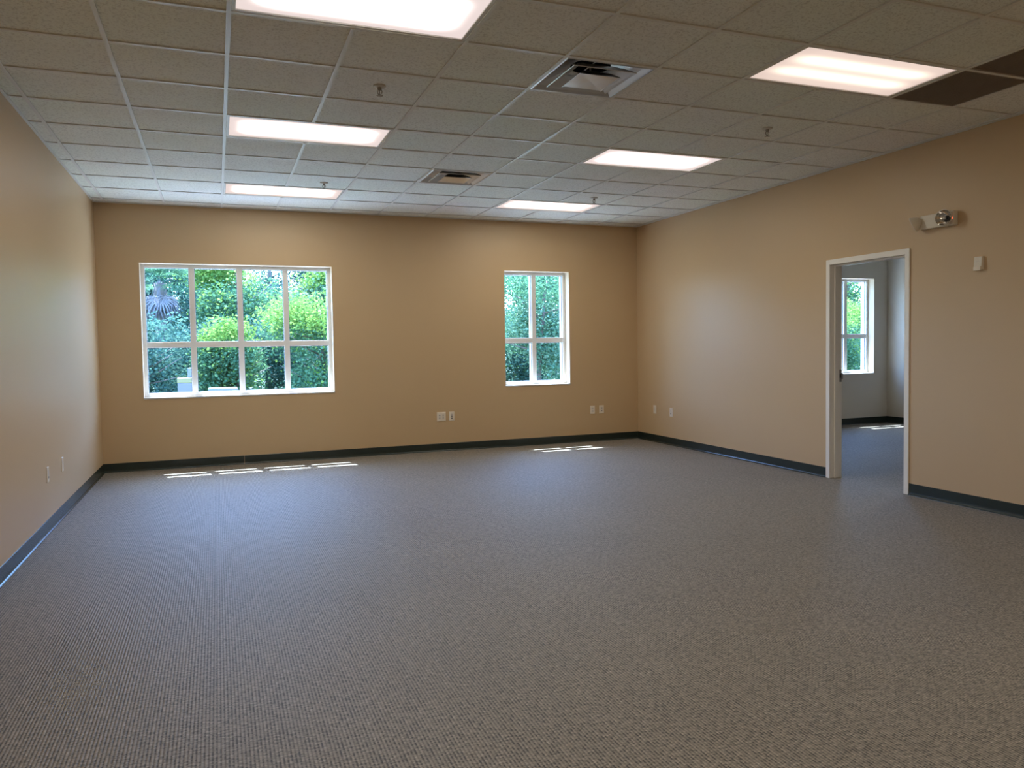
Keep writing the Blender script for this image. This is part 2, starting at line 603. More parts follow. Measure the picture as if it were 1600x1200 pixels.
# ------------------------------------------------------------------ windows
FY0, FY1, GY = B + 0.130, B + 0.246, B + 0.160     # frame front, frame back, glass plane
FW, MW, MID0, MID1 = 0.044, 0.062, 1.402, 1.470
BOT, TOPR = 0.876, 2.332
for k, ((x0, x1), ncol) in enumerate(zip(WIN, (4, 2, 2))):
    f = MB()
    f.box(x0, x0 + FW, FY0, FY1, SILL, HEAD)
    f.box(x1 - FW, x1, FY0, FY1, SILL, HEAD)
    f.box(x0 + FW, x1 - FW, FY0, FY1, TOPR, HEAD)
    f.box(x0 + FW, x1 - FW, FY0, FY1, SILL, BOT)
    iw = (x1 - x0 - 2 * FW - (ncol - 1) * MW) / ncol
    cols = [(x0 + FW + i * (iw + MW), x0 + FW + i * (iw + MW) + iw) for i in range(ncol)]
    for i in range(ncol - 1):
        f.box(cols[i][1], cols[i][1] + MW, FY0 + 0.001, FY1 - 0.001, BOT, TOPR)
    for c0, c1 in cols:
        f.box(c0, c1, FY0 + 0.004, FY1 - 0.002, MID0, MID1)
    fr = struct(f.build('window_%d' % (k + 1), M['white_frame'], bevel=0.003))
    rv = MB()
    t_ = 0.004
    rv.box(x0, x0 + t_, B + 0.0005, FY0 - 0.0005, SILL + 0.012, HEAD)
    rv.box(x1 - t_, x1, B + 0.0005, FY0 - 0.0005, SILL + 0.012, HEAD)
    rv.box(x0 + t_, x1 - t_, B + 0.0005, FY0 - 0.0005, HEAD - t_, HEAD)
    o = rv.build('reveal', M['reveal'], fr)
    o['label'] = 'wall reveal with window light in its colour'
    s = MB()
    s.box(x0 + 0.0005, x1 - 0.0005, B - 0.008, FY0 - 0.0005, SILL - 0.006, SILL + 0.011)
    o = s.build('sill', M['sill'], fr, bevel=0.002)
    o['label'] = 'white sill ledge'
    for c0, c1 in cols:
        for z0, z1 in ((BOT, MID0), (MID1, TOPR)):
            g = MB()
            g.box(c0, c1, GY, GY + 0.006, z0, z1)
            # only the two large faces matter
            g.f = g.f[2:3]
            g.build('window_pane', M['glass'], fr)
            q = MB()
            gw = 0.005
            q.box(c0, c0 + gw, GY - 0.004, GY + 0.008, z0, z1)
            q.box(c1 - gw, c1, GY - 0.004, GY + 0.008, z0, z1)
            q.box(c0 + gw, c1 - gw, GY - 0.004, GY + 0.008, z0, z0 + gw)
            q.box(c0 + gw, c1 - gw, GY - 0.004, GY + 0.008, z1 - gw, z1)
            q.build('gasket', M['gasket'], fr)
    ew = MB()
    ew.box(x0 - 0.25, x1 + 0.25, B + WT, B + 0.53, HEAD, HEAD + 0.12)  # unseen head canopy, added to clip the sun stripes on the floor
    struct(ew.build('trim_%d' % (k + 1), M['stucco']))

# ------------------------------------------------------------------ door frame (door_1)
def jamb_frame():
    f = MB()
    px, pe = R - 0.013, R2 + 0.013
    fw_, lip = 0.050, 0.0
    # jambs: throat box, then casing faces both sides
    for s, yy in ((-1, DY0), (1, DY1)):
        a, b = sorted((yy, yy + s * 0.0245))
        f.box(R - 0.0008, R2 + 0.0008, a, b, 0.0005, DZ + 0.0245)
        a2, b2 = sorted((yy, yy + s * fw_))
        f.box(px, R - 0.0008, a2, b2, 0.0005, DZ + fw_)
        f.box(R2 + 0.0008, pe, a2, b2, 0.0005, DZ + fw_)
        st0, st1 = sorted((yy, yy - s * 0.016))
        f.box(R + 0.042, R + 0.098, st0, st1, 0.0005, DZ)
    f.box(R - 0.0008, R2 + 0.0008, DY0, DY1, DZ, DZ + 0.0245)
    f.box(px, R - 0.0008, DY0, DY1, DZ, DZ + fw_)
    f.box(R2 + 0.0008, pe, DY0, DY1, DZ, DZ + fw_)
    f.box(R + 0.042, R + 0.098, DY0 + 0.016, DY1 - 0.016, DZ - 0.016, DZ)
    return f.build('door_1', M['door_frame'], bevel=0.002)
df = struct(jamb_frame())
s = MB()
s.box(R + 0.106, R + 0.138, DY1 - 0.0025, DY1 + 0.0005, 0.955, 1.078)
s.box(R + 0.136, R + 0.152, DY1 - 0.006, DY1 + 0.0005, 0.985, 1.045)
sp = s.build('strike_plate', M['steel'], df)
sp['label'] = 'dark steel strike plate'
s = MB(); s.box(R + 0.114, R + 0.130, DY1 - 0.0032, DY1 - 0.0024, 0.995, 1.035)
s.build('latch_hole', M['dark'], sp)

# ------------------------------------------------------------------ ceiling
LIGHTS = [(0, -1), (0, 3), (0, 7), (5, -1), (5, 3), (5, 7), (0, -5), (5, -5), (0, -9), (5, -9)]   # (i, j) tile of the left near corner, 2 x 1 tiles
VENTS = [(3, 0), (3, 5)]
GRILLES = [(7, -1), (7, -2)]
open_tiles = set()
for i, j in LIGHTS:
    open_tiles |= {(i, j), (i + 1, j)}
open_tiles |= set(VENTS) | set(GRILLES)
xs = [L] + [i * T for i in range(-2, 10)] + [R]
ys = [FRONT] + [j * T for j in range(-10, 10)] + [B]
xi = [-3] + list(range(-2, 10))
yj = [-11] + list(range(-10, 10))
ZT = H + 0.008
mb = MB()
for a in range(len(xs) - 1):
    for b in range(len(ys) - 1):
        if (xi[a], yj[b]) in open_tiles:
            continue
        mb.box(xs[a], xs[a + 1], ys[b], ys[b + 1], ZT, ZT + 0.016)
# side room tiles
lf = (R2 + 0.3 + 2 * T, R2 + 0.3 + 4 * T, B - 0.25 - 6 * T, B - 0.25 - 5 * T)
holed(mb, R2, FR, FF, B, [lf], lambda u, v, d: (u, v, d), ZT, ZT + 0.016)
ceil = struct(mb.build('ceiling', M['tile']))
g = MB()
hw = 0.012
for x in xs[1:-1]:
    i_ = round(x / T)
    # a runner stops where it would cross the middle of a two-tile fixture
    gaps = sorted(j for i, j in LIGHTS if i + 1 == i_)
    y_ = FRONT
    segs = []
    for j in gaps:
        segs.append((y_, j * T - hw))
        y_ = (j + 1) * T + hw
    segs.append((y_, B))
    for a, b in segs:
        g.box(x - hw, x + hw, a, b, H, H + 0.0075)
        g.box(x - 0.002, x + 0.002, a, b, H + 0.0075, H + 0.035)
mains = xs
for y in ys[1:-1]:
    row = round(y / T)
    for a in range(len(mains) - 1):
        x0 = mains[a] + (hw if a > 0 else 0)
        x1 = mains[a + 1] - (hw if a < len(mains) - 2 else 0)
        g.box(x0, x1, y - hw, y + hw, H + 0.0006, H + 0.0075)
aw = 0.020
g.box(L, L + aw, FRONT, B, H - 0.0006, H + 0.0075)
g.box(R - aw, R, FRONT, B, H - 0.0006, H + 0.0075)
g.box(L, R, B - aw, B, H - 0.0006, H + 0.0075)
g.box(L, R, FRONT, FRONT + aw, H - 0.0006, H + 0.0075)
for i, x in enumerate([R2 + 0.3 + T * i for i in range(7)]):
    if i == 3:
        g.box(x - hw, x + hw, FF, lf[2] - hw, H, H + 0.0075)
        g.box(x - hw, x + hw, lf[3] + hw, B, H, H + 0.0075)
    else:
        g.box(x - hw, x + hw, FF, B, H, H + 0.0075)
for y in [B - 0.25 - T * i for i in range(10)]:
    g.box(R2, FR, y - hw, y + hw, H + 0.0006, H + 0.0075)
tb = g.build('ceiling_grid', M['tbar'], ceil)
r_ = MB()
r_.box(L - 0.15, FR + 0.15, FRONT - 0.15, B + WT, TOP, TOP + 0.1)
struct(r_.build('trim_4', M['roof']))

# ------------------------------------------------------------------ ceiling lights
def make_light(loc, label, lens='lens'):
    t = thing('ceiling_light', loc, label, 'ceiling light', 'recessed fluorescent ceiling lights')
    X, Y = T - hw - 0.001, T / 2 - hw - 0.001       # half sizes
    f = MB()
    b_ = 0.019
    for x0, x1, y0, y1 in ((-X, X, -Y, -Y + b_), (-X, X, Y - b_, Y), (-X, -X + b_, -Y + b_, Y - b_), (X - b_, X, -Y + b_, Y - b_)):
        f.box(x0, x1, y0, y1, 0.003, 0.014)
    f.build('frame', M['tbar'], t, bevel=0.0015)
    hb = MB()
    hb.box(-X, X, -Y, Y, 0.016, 0.10)
    hb.f = [q for k, q in enumerate(hb.f) if k != 0]
    hb.build('housing', M['tbar'], t)
    l_ = MB()
    # drop-in lens: shallow pan
    x, y = X - b_, Y - b_
    l_.quad((-x, -y, 0.010), (-x, y, 0.010), (x, y, 0.010), (x, -y, 0.010))
    l_.build('lens', M[lens], t)
    return t
LL = {(0, -1): 'lit ceiling light cut off by the top edge of the photo, nearest and largest',
      (0, 3): 'lit ceiling light in the left row, between the largest light and the window wall light',
      (0, 7): 'lit ceiling light in the left row, farthest, above the four-column window',
      (5, -1): 'dimmer ceiling light with two visible tubes, beside the dark return grilles',
      (5, 3): 'lit ceiling light in the right row, middle one, left of the right wall',
      (5, 7): 'lit ceiling light in the right row, farthest, above the narrow window',
      (0, -5): 'added ceiling light continuing the left row, unseen overhead beside the camera',
      (5, -5): 'added ceiling light continuing the right row, unseen near the camera beside the right wall',
      (0, -9): 'added ceiling light continuing the left row, unseen behind the camera by the front wall',
      (5, -9): 'added ceiling light continuing the right row, unseen behind the camera by the front wall'}
LIGHT_FAR = (R2 + 0.3 + 3 * T, B - 0.25 - 5.5 * T)
first = None
for i, j in LIGHTS:
    loc = ((i + 1) * T, (j + 0.5) * T, H)
    if (i, j) == (5, -1):
        make_light(loc, LL[(i, j)], 'lens_weak')
    elif (i, j) == (0, -5):
        rear = make_light(loc, LL[(i, j)], 'lens_rear')  # rear lights are out of view, added to carry the room lighting
    elif j < -1:
        dup(rear, loc, LL[(i, j)])
    elif first is None:
        first = make_light(loc, LL[(i, j)])
    else:
        dup(first, loc, LL[(i, j)])

dup(first, (LIGHT_FAR[0], LIGHT_FAR[1], H), 'added unseen ceiling light brightening the side room beyond the doorway')  # unseen lamp, added to brighten and warm the side room walls

# ------------------------------------------------------------------ supply air diffusers
def sq(h, z, n=1):
    return [(-h, -h, z), (h, -h, z), (h, h, z), (-h, h, z)]
def make_vent(loc, label):
    t = thing('air_diffuser', loc, label, 'air vent', 'square ceiling supply vents')
    Xh = T / 2 - hw - 0.001
    def sup(h, z, k):
        # ring between a square (k = 0) and a circle (k = 1), 48 points
        out = []
        for i in range(48):
            a = 2 * math.pi * i / 48 + math.pi / 4
            c_, s_ = math.cos(a), math.sin(a)
            q = 1 / max(abs(c_), abs(s_))
            r_ = h * (k + (1 - k) * q)
            out.append((r_ * c_, r_ * s_, z))
        return out
    f = MB()
    f.rings([sup(Xh, 0.004, 0), sup(Xh - 0.008, -0.002, 0), sup(Xh - 0.018, 0.002, 0), sup(0.250, 0.022, 0), sup(0.215, 0.044, 0.1),
             sup(0.170, 0.064, 0.45), sup(0.128, 0.078, 1.0)])
    f.build('pan', M['chrome'], t)
    nk = MB()
    nk.rings([sup(0.128, 0.078, 1), sup(0.126, 0.10, 1), sup(0.126, 0.24, 1)], cap1=True)
    nk.build('duct_neck', M['black'], t)
    c1 = MB()
    c1.rings([sup(0.112, 0.050, 0), sup(0.150, 0.030, 0), sup(0.196, -0.001, 0), sup(0.210, -0.008, 0), sup(0.2125, -0.004, 0), sup(0.199, 0.004, 0), sup(0.152, 0.034, 0), sup(0.112, 0.053, 0)])
    c1.build('middle_cone', M['chrome'], t)
    c2 = MB()
    c2.rings([sup(0.060, 0.030, 0), sup(0.100, 0.010, 0), sup(0.134, -0.015, 0), sup(0.140, -0.022, 0), sup(0.137, -0.0225, 0), sup(0.131, -0.0185, 0), sup(0.070, -0.0165, 0), sup(0.003, -0.0135, 0)], cap1=True)
    c2.build('centre_cone', M['chrome'], t)
    br = MB()
    br.tube([(-0.125, 0, 0.081), (0.125, 0, 0.081)], [0.004, 0.004])
    br.tube([(0, -0.125, 0.083), (0, 0.125, 0.083)], [0.004, 0.004])
    br.tube([(0, 0, 0.002), (0, 0, 0.085)], [0.006, 0.006])
    br.build('bracket', M['chrome'], t)
    return t
v0 = make_vent(((VENTS[0][0] + 0.5) * T, (VENTS[0][1] + 0.5) * T, H), 'metal square air vent, the nearer and larger of the two')
dup(v0, ((VENTS[1][0] + 0.5) * T, (VENTS[1][1] + 0.5) * T, H), 'metal square air vent, the farther one towards the window wall')

# ------------------------------------------------------------------ return grilles (dark)
def make_grille(loc, label):
    t = thing('return_grille', loc, label, 'air grille', 'dark return air grilles')
    Xh = T / 2 - hw - 0.001
    f = MB()
    f.rings([sq(Xh, 0.010), sq(Xh, 0.003), sq(Xh - 0.014, 0.003), sq(Xh - 0.014, 0.010)])
    f.build('frame', M['grille'], t)
    c = MB()
    n = 46
    a = Xh - 0.014
    for k in range(1, n):
        q = -a + 2 * a * k / n
        c.box(q - 0.0011, q + 0.0011, -a, a, 0.005, 0.017)
        c.box(-a, a, q - 0.0011, q + 0.0011, 0.0052, 0.0168)
    c.build('egg_crate_core', M['grille'], t)
    b = MB()
    b.box(-a, a, -a, a, 0.06, 0.30)
    b.f = b.f[1:]
    b.v = [(x, y, z if z > 0.1 else 0.018) for x, y, z in b.v]
    b.build('plenum_box', M['black'], t)
    return t
g0 = make_grille(((GRILLES[0][0] + 0.5) * T, (GRILLES[0][1] + 0.5) * T, H), 'dark ceiling return grille touching the right end of the dim light')
dup(g0, ((GRILLES[1][0] + 0.5) * T, (GRILLES[1][1] + 0.5) * T, H), 'dark ceiling return grille cut by the right edge of the photo')

# ------------------------------------------------------------------ sprinklers
def make_sprinkler(loc, label):
    t = thing('fire_sprinkler', loc, label, 'sprinkler', 'pendent fire sprinklers')
    e = MB()
    e.lathe([(0.040, 0.0075), (0.041, 0.004), (0.036, -0.001), (0.020, -0.004), (0.014, -0.004)], 28, cap1=True)
    e.build('escutcheon', M['sprk_white'], t, smooth=True)
    b = MB()
    b.lathe([(0.013, -0.003), (0.013, -0.014), (0.009, -0.016), (0.009, -0.022)], 16, cap1=True)
    for s_ in (-1, 1):
        b.tube([(s_ * 0.009, 0, -0.016), (s_ * 0.015, 0, -0.026), (s_ * 0.014, 0, -0.038), (s_ * 0.005, 0, -0.050), (0, 0, -0.054)], [0.003] * 5)
    b.tube([(0, 0, -0.020), (0, 0, -0.050)], [0.0026, 0.0026])
    b.build('body', M['sprk'], t, smooth=True)
    d = MB()
    d.lathe([(0.003, -0.052), (0.017, -0.0545), (0.018, -0.056), (0.003, -0.0575)], 20, cap1=True)
    for k in range(12):
        a = 2 * math.pi * k / 12
        d.box(0.016, 0.021, -0.002, 0.002, -0.0565, -0.055, Matrix.Rotation(a, 4, 'Z'))
    d.build('deflector', M['sprk'], t)
    return t
s0 = make_sprinkler((1.5 * T, 1.43 * T, H), 'ceiling sprinkler just beyond the largest light, left side')
dup(s0, (1.56 * T, 6.52 * T, H), 'ceiling sprinkler beside the farthest light of the left row')
dup(s0, (6.50 * T, 1.47 * T, H), 'ceiling sprinkler beyond the dim light, near the right wall')
dup(s0, (6.48 * T, 6.42 * T, H), 'ceiling sprinkler beside the farthest light of the right row')

# ------------------------------------------------------------------ wall plates (built facing -Y at origin, then turned)
def make_plate(kind, loc, rz, label):
    t = thing('outlet_plate' if kind in ('duplex', 'holes') else 'data_plate', loc, label,
              'wall outlet' if kind in ('duplex', 'holes') else 'wall plate', 'wall plates near the floor', (0, 0, rz))
    wd = 0.118 if kind == 'double' else 0.072
    h2, w2 = 0.059, wd / 2
    p = MB()
    def rr(w_, h_, y):
        return [(-w_, y, -h_), (w_, y, -h_), (w_, y, h_), (-w_, y, h_)]
    p.rings([rr(w2, h2, -0.0005), rr(w2, h2, -0.004), rr(w2 - 0.004, h2 - 0.004, -0.0065)], cap1=True)
    p.build('plate', M['plate'], t)
    def insert(cx, w_, h_, cz=0.0):
        q = MB()
        q.box(cx - w_, cx + w_, -0.0085, -0.0064, cz - h_, cz + h_)
        return q.build('insert', M['plate2'], t, bevel=0.001)
    def dots(par, cx, zs, w_=0.008, h_=0.006):
        for z in zs:
            d = MB(); d.box(cx - w_, cx + w_, -0.0092, -0.0084, z - h_, z + h_)
            d.build('port', M['dark'], par)
    if kind == 'double':
        for cx in (-0.024, 0.024):
            q = insert(cx, 0.0165, 0.033)
            dots(q, cx, (-0.016, 0.016), 0.005, 0.003)
    elif kind == 'data3':
        q = insert(0, 0.012, 0.040)
        dots(q, 0, (0.016, -0.004, -0.026), 0.008, 0.006)
    elif kind == 'blank':
        q = insert(0, 0.010, 0.030)
    elif kind == 'one':
        q = insert(0, 0.012, 0.036)
        dots(q, 0, (-0.020,), 0.008, 0.006)
    elif kind == 'holes':
        for cz in (0.0195, -0.0195):
            q = insert(0, 0.0165, 0.0145, cz)
            dots(q, 0, (cz,), 0.006, 0.006)
    elif kind == 'duplex':
        for cz in (0.0195, -0.0195):
            q = insert(0, 0.0165, 0.0145, cz)
            for sx in (-0.006, 0.006):
                d = MB(); d.box(sx - 0.001, sx + 0.001, -0.0092, -0.0084, cz - 0.003, cz + 0.006)
                d.build('slot', M['dark'], q)
    sc_ = MB()
    sc_.lathe([(0.003, 0.0), (0.003, 0.001)], 10, Matrix.Translation((0, -0.0064, 0 if kind in ('duplex', 'holes') else 0.048)) @ Matrix.Rotation(math.radians(90), 4, 'X'), cap1=True)
    sc_.build('screw', M['plate2'], t)
    return t
PI = math.pi
make_plate('double', (2.601, B, 0.452), 0, 'square double wall plate on the window wall, left of a narrow plate with three ports')
make_plate('data3', (2.742, B, 0.452), 0, 'narrow wall plate with three dark ports, right of the square double plate')
make_plate('duplex', (4.800, B, 0.446), 0, 'duplex outlet under the narrow window, left one of the pair by the corner')
make_plate('holes', (4.942, B, 0.446), 0, 'outlet with two dark sockets on the window wall, closest to the right corner')
make_plate('blank', (R, 5.272, 0.452), PI / 2 * -1 + PI, 'plain plate on the right wall, closest to the back corner')
make_plate('one', (R, 4.850, 0.443), PI / 2 * -1 + PI, 'plate with a dark port low on the right wall, between back corner and door')
make_plate('one', (L, 2.676, 0.436), PI / 2, 'plate with one dark port on the left wall, the nearer one')
make_plate('blank', (L, 3.288, 0.432), PI / 2, 'plain pale plate on the left wall, the one nearer the window wall')
for o in bpy.data.objects:          # plates built facing -Y: left wall faces +X, right wall faces -X
    if o.name.split('.')[0] in ('outlet_plate', 'data_plate'):
        if abs(o.location.x - L) < 0.01:
            o.rotation_euler.z = PI / 2
        elif abs(o.location.x - R) < 0.01:
            o.rotation_euler.z = -PI / 2

# ------------------------------------------------------------------ emergency light on the right wall
em = thing('emergency_light', (R, 0.655, 2.350), 'ivory two-headed emergency light high on the right wall above the door', 'emergency light', rot=(0, 0, -PI / 2))
# local frame: -Y points into the room, +X points towards the camera end of the wall (world -Y)
b = MB()
b.box(-0.160, 0.165, -0.052, -0.0005, -0.058, 0.058)
b.build('housing', M['ivory_box'], em, bevel=0.006)
def head(center, direction, k, name='lamp_head'):
    d = Vector(direction).normalized()
    q = d.to_track_quat('Z', 'Y').to_matrix().to_4x4()
    mm = Matrix.Translation(center) @ q @ Matrix.Scale(k, 4)
    c = MB()
    c.lathe([(0.012, -0.052), (0.026, -0.045), (0.044, -0.018), (0.056, 0.006), (0.057, 0.010), (0.053, 0.010)], 32, mm, cap0=True)
    hd = c.build(name, M['ivory_box'], em, smooth=True)
    r = MB()
    r.lathe([(0.053, 0.009), (0.046, -0.004), (0.030, -0.022), (0.010, -0.032)], 32, mm, cap1=True)
    o = r.build('reflector', M['reflector'], hd, smooth=True)
    l_ = MB()
    l_.lathe([(0.002, -0.030), (0.010, -0.020), (0.011, -0.010), (0.007, -0.003), (0.001, 0.000)], 16, mm, cap1=True)
    l_.build('bulb', M['sill'], hd, smooth=True)
    a = MB()
    p0 = Vector(center) - d * 0.045
    a.tube([tuple(p0), (center[0], -0.045, center[2])], [0.010, 0.012])
    a.build('swivel', M['dark'], hd)
head((0.108, -0.092, 0.002), (0.30, -0.93, 0.04), 1.2)
head((-0.195, -0.078, -0.004), (-0.78, -0.42, -0.46), 1.15)
b = MB()
b.box(0.150, 0.158, -0.055, -0.0515, -0.010, 0.004)
rm, rt, rp = new_mat('red indicator')
rp.inputs['Base Color'].default_value = (0.5, 0.04, 0.02, 1)
rp.inputs['Emission Color'].default_value = (1.0, 0.15, 0.06, 1)
rp.inputs['Emission Strength'].default_value = 1.5
b.build('indicator', rm, em)

# ------------------------------------------------------------------ wall sensor
ws = thing('wall_sensor', (R, 0.288, 1.956), 'small ivory wall sensor right of and below the emergency light', 'wall sensor', rot=(0, 0, -PI / 2))
b = MB()
b.rings([[(-0.036, -0.0005, -0.050), (0.036, -0.0005, -0.050), (0.036, -0.0005, 0.055), (-0.036, -0.0005, 0.055)],
         [(-0.036, -0.020, -0.050), (0.036, -0.020, -0.050), (0.036, -0.020, 0.055), (-0.036, -0.020, 0.055)],
         [(-0.033, -0.030, -0.022), (0.033, -0.030, -0.022), (0.033, -0.024, 0.052), (-0.033, -0.024, 0.052)]], cap1=True)
b.build('housing', M['ivory_box'], ws, bevel=0.002)
b = MB(); b.box(-0.030, 0.032, -0.040, -0.020, -0.054, -0.024)
b.build('lower_cover', M['plate'], ws, bevel=0.003)
b = MB(); b.box(-0.014, 0.014, -0.0285, -0.0255, 0.014, 0.024); b.build('display', M['plate2'], ws)
b = MB(); b.box(-0.005, 0.004, -0.0272, -0.0245, 0.034, 0.039); b.build('button', M['plate2'], ws)

# ------------------------------------------------------------------ outside
GZ = -0.15
mb = MB()
mb.box(-60, 90, B + WT + 0.002, 120, GZ - 0.2, GZ)
gr = struct(mb.build('ground', M['ground']))
mb = MB()
mb.box(-14, 30, B + WT + 0.002, B + WT + 3.2, GZ, GZ + 0.04)  # unseen pavement, added to bounce sunlight up to the ceiling
struct(mb.build('added_walkway', M['concrete']))

def leaf_mesh(name, centers, n_per, spread, size, mat, parent):
    """many small bent leaves scattered in clumps"""
    n = len(centers) * n_per
    c = np.repeat(np.asarray(centers), n_per, axis=0) + rng.normal(0, spread, (n, 3)) * np.array([1, 1, 0.8])
    a = rng.normal(size=(n, 3)); a[:, 2] *= 0.55
    a /= np.linalg.norm(a, axis=1)[:, None]
    b = rng.normal(size=(n, 3))
    b -= (b * a).sum(1)[:, None] * a
    b /= np.linalg.norm(b, axis=1)[:, None]
    s = size * rng.uniform(0.6, 1.3, (n, 1))
    tip, side = a * s, b * s * 0.36
    v = np.stack([c - tip * 0.5, c + side, c + tip * 0.55, c - side], axis=1).reshape(-1, 3)
    v[:, 2] = np.maximum(v[:, 2], GZ + 0.01)
    me = bpy.data.meshes.new(name)
    me.vertices.add(4 * n)
    me.vertices.foreach_set('co', v.astype(np.float32).ravel())
    me.loops.add(4 * n)
    me.loops.foreach_set('vertex_index', np.arange(4 * n, dtype=np.int32))
    me.polygons.add(n)
    me.polygons.foreach_set('loop_start', np.arange(0, 4 * n, 4, dtype=np.int32))
    me.polygons.foreach_set('loop_total', np.full(n, 4, dtype=np.int32))
    me.update(calc_edges=True)
    me.materials.append(mat)
    o = bpy.data.objects.new(name, me)
    COL.objects.link(o)
    o.parent = parent
    return o

def make_tree(x, y, h, r, mat, label, trunk_h, n, size, name='broadleaf_tree', cat='tree', low=0.1, spread=0.16, group='trees outside the windows', mat2=None):
    global rng
    random.seed(int(x * 113 + y * 1009))      # every plant keeps its own shape
    rng = np.random.default_rng(int((x + 50) * 100 + y * 7))
    t = thing(name, (x, y, GZ), label, cat, group)
    tm = MB()
    pts, rad = [], []
    px = py = 0.0
    steps = 6
    for k in range(steps + 1):
        pts.append((px, py, 0.92 * h * k / steps))
        rad.append(0.035 + 0.07 * (h / 5) * (1 - k / steps))
        px += random.uniform(-0.10, 0.10); py += random.uniform(-0.10, 0.10)
    tm.tube(pts, rad)
    ends = []
    for k in range(11):
        a = random.uniform(0, 2 * PI)
        z0 = h * random.uniform(0.25, 0.75)
        rr_ = r * random.uniform(0.5, 0.9)
        z1 = z0 + rr_ * random.uniform(0.1, 0.7)
        kk = min(steps, int(z0 / (0.92 * h) * steps))
        bx, by, _ = pts[kk]
        tm.tube([(bx, by, z0), (bx + 0.5 * rr_ * math.cos(a), by + 0.5 * rr_ * math.sin(a), z0 + 0.35 * (z1 - z0)),
                 (bx + rr_ * math.cos(a), by + rr_ * math.sin(a), z1)], [0.028, 0.016, 0.005], 6)
    tm.build('trunk', M['trunk'], t, smooth=True)
    # clump centres: union of lobes
    lobes = []
    for k in range(9):
        a = random.uniform(0, 2 * PI)
        q = random.uniform(0.15, 0.65) * r
        lobes.append((q * math.cos(a), q * math.sin(a), h * random.uniform(max(low, 0.18), 0.86), r * random.uniform(0.40, 0.62)))
    per = 14
    cs, cs2 = [], []
    while len(cs) + len(cs2) < n // per:
        lx, ly, lz, lr = random.choice(lobes)
        d = rng.normal(size=3)
        d /= np.linalg.norm(d)
        q = lr * random.uniform(0.55, 1.0)
        c = (lx + d[0] * q, ly + d[1] * q, lz + d[2] * q * 0.9)
        if c[2] < low * h:
            continue
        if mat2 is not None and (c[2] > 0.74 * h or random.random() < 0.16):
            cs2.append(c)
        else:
            cs.append(c)
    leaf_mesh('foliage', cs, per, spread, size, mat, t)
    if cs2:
        leaf_mesh('top_foliage', cs2, per, spread, size, mat2, t)['label'] = 'brighter yellow green leaves'  # crown tops and stray clumps; the yellow green paints sunlight in
    return t

LD, LM_, LL_, LP = M['leaf_dark'], M['leaf_mid'], M['leaf_light'], M['leaf_pale']
# undergrowth along the edge of the wood
SH = 'leafy_shrub'
shr = [(-1.9, 15.6, 2.0, 1.4, LD, None, 'dark blue green shrub low in the left column of the wide window'),
       (0.35, 16.6, 2.2, 1.2, LM_, LL_, 'green shrub with yellow tips behind the second column of the wide window'),
       (2.3, 15.8, 2.7, 1.4, LM_, LL_, 'bright green shrub behind the right half of the wide window'),
       (7.9, 15.2, 3.6, 1.5, LP, LM_, 'dense pale teal shrub filling the left column of the narrow window'),
       (10.0, 16.8, 4.0, 1.6, LP, LM_, 'dense pale teal shrub filling the right column of the narrow window'),
       (19.3, 16.8, 2.6, 1.5, LM_, LL_, 'bright shrub seen through the side room window'),
       (2.0, 18.9, 2.3, 1.5, LD, None, 'dark shrub in the second rank behind the third column of the wide window'),
       (-0.9, 18.4, 2.0, 1.3, LD, None, 'dark shrub in the second rank under the palm'),
       (9.4, 19.6, 2.6, 1.6, LD, None, 'dark shrub in the second rank behind the narrow window'),
       (-4.9, 16.4, 2.8, 1.6, LM_, None, 'mid green shrub left of the wide window view'),
       (5.2, 16.2, 3.0, 1.6, LM_, None, 'mid green shrub outside, between the wide and narrow windows'),
       (13.2, 16.4, 3.4, 1.7, LD, None, 'dark shrub outside, right of the narrow window view'),
       (16.2, 17.0, 3.0, 1.6, LM_, None, 'mid green shrub outside, left of the side room window view')]
for x, y, h, r, a, b_, lab in shr:
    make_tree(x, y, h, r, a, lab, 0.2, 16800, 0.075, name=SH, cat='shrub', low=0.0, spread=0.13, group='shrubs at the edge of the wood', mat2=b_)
# trees behind
trs = [(-3.6, 22.5, 6.4, 2.1, LD, LM_, 'dark leafy tree at the left edge of the wide window'),
       (0.6, 21.0, 4.7, 1.7, LM_, LL_, 'bright green tree crown in the second column of the wide window'),
       (3.0, 20.6, 4.6, 1.7, LP, LL_, 'yellow green tree crown in the right column of the wide window'),
       (1.6, 26.0, 6.6, 1.9, LD, None, 'tall dark tree at the back behind the middle of the wide window'),
       (-1.7, 24.0, 5.2, 1.7, LD, None, 'dark tree at the back directly behind the palm'),
       (-0.4, 29.0, 6.0, 1.9, LD, LM_, 'hazy dark tree farthest back, right of the palm'),
       (3.9, 27.5, 7.0, 2.0, LD, None, 'tall dark tree at the back, right end of the wide window'),
       (5.9, 23.5, 6.2, 2.2, LM_, None, 'mid green tree outside, right of the wide window view'),
       (10.0, 21.0, 5.6, 2.2, LP, LL_, 'pale teal tree with a visible trunk, right column of the narrow window'),
       (8.3, 24.5, 6.4, 2.2, LM_, LL_, 'tall green tree at the back behind the left column of the narrow window'),
       (26.2, 23.6, 5.4, 2.1, LM_, LL_, 'leafy green tree nearer the building in the side room window'),
       (12.6, 22.5, 6.4, 2.2, LM_, None, 'mid green tree outside, right of the narrow window view'),
       (17.4, 23.0, 6.0, 2.2, LM_, None, 'mid green tree far outside, between narrow and side room windows'),
       (22.9, 20.5, 3.4, 1.6, LM_, LL_, 'bright green tree seen through the side room window'),
       (28.9, 26.5, 5.6, 2.2, LP, LD, 'tall thin tree against the sky in the side room window')]
for x, y, h, r, a, b_, lab in trs:
    make_tree(x, y, h, r, a, lab, 1.0, 21000, 0.10, low=0.08, spread=0.20, mat2=b_)

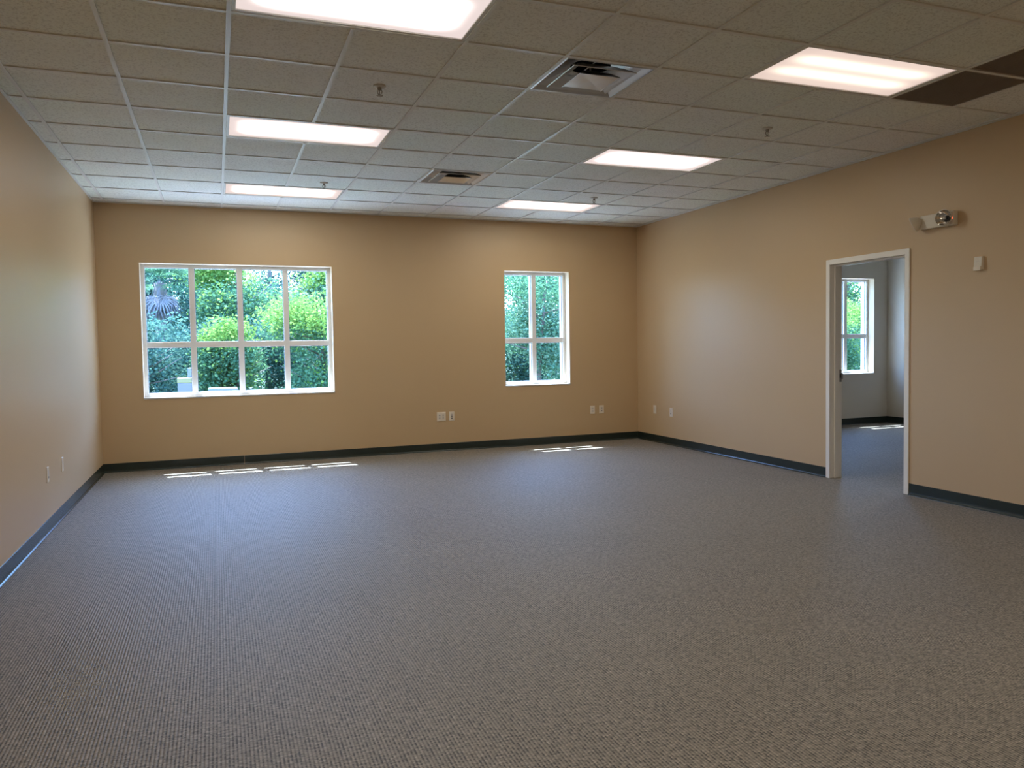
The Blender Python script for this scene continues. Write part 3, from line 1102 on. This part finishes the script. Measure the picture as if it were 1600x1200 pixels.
# palm with a skirt of dead fronds
pt = thing('cabbage_palm', (-1.52, 19.6, GZ), 'cabbage palm with grey dead fronds, upper left corner of the wide window', 'palm tree', 'trees outside the windows')
tm = MB()
tm.tube([(0, 0, 0), (0.03, 0, 1.2), (0.0, 0.02, 2.4), (0.02, 0, 3.38)], [0.17, 0.15, 0.14, 0.16], 12)
tm.build('trunk', M['trunk'], pt, smooth=True)
def fronds(n, elev0, elev1, length, zc, mat, nm, droop):
    vs, fs = [], []
    for k in range(n):
        az = 2 * PI * k / n + random.uniform(-0.2, 0.2)
        el = math.radians(random.uniform(elev0, elev1))
        d = Vector((math.cos(az) * math.cos(el), math.sin(az) * math.cos(el), math.sin(el)))
        stem = length * random.uniform(0.45, 0.6)
        p0 = Vector((0, 0, zc)) + d * 0.1
        p1 = p0 + d * stem + Vector((0, 0, -droop * stem * 0.3))
        side = d.cross(Vector((0, 0, 1))).normalized()
        up = side.cross(d)
        i0 = len(vs)
        vs += [tuple(p0 - side * 0.012), tuple(p0 + side * 0.012), tuple(p1 + side * 0.008), tuple(p1 - side * 0.008)]
        fs.append((i0, i0 + 1, i0 + 2, i0 + 3))
        for q in range(15):
            a = math.radians(-100 + 200 * q / 14)
            dd = (d * math.cos(a) + side * math.sin(a)).normalized()
            ln = length * random.uniform(0.42, 0.6)
            w_ = dd.cross(up).normalized() * 0.022
            mid = p1 + dd * ln * 0.55
            tip = p1 + dd * ln + Vector((0, 0, -droop * ln * random.uniform(0.3, 0.8)))
            i0 = len(vs)
            vs += [tuple(p1), tuple(mid + w_), tuple(tip), tuple(mid - w_)]
            fs.append((i0, i0 + 1, i0 + 2, i0 + 3))
    me = bpy.data.meshes.new(nm)
    me.from_pydata(vs, [], fs)
    me.materials.append(mat)
    o = bpy.data.objects.new(nm, me)
    COL.objects.link(o)
    o.parent = pt
    return o
fronds(44, -20, 80, 0.95, 3.50, M['leaf_mid'], 'green_fronds', 0.4)
o = fronds(34, -88, -50, 0.86, 3.50, M['deadfrond'], 'dead_fronds', 0.5)
o['label'] = 'drooping grey dead fronds'

# utility boxes near the wood edge
ub = thing('utility_cabinet', (-0.74, 13.45, GZ), 'pale utility cabinet with a yellowish lid, low in the left column of the wide window', 'utility cabinet')
b = MB(); b.box(-0.13, 0.24, -0.2, 0.2, 0.0, 0.86); b.build('cabinet_body', M['util'], ub, bevel=0.01)
b = MB(); b.box(-0.14, 0.25, -0.21, 0.21, 0.86, 0.96); b.build('lid', M['util_lid'], ub, bevel=0.01)
b = MB(); b.box(0.06, 0.22, -0.05, 0.15, 0.96, 1.16); b.build('meter', M['util_grey'], ub, bevel=0.02)
cb = MB(); cb.box(-0.28, 0.30, -0.25, 0.25, 0.0, 0.73)
tag(cb.build('concrete_block', M['block'], loc=(-0.02, 13.45, GZ), bevel=0.02), 'low pale block outside, bottom of the second column of the wide window', 'concrete block')
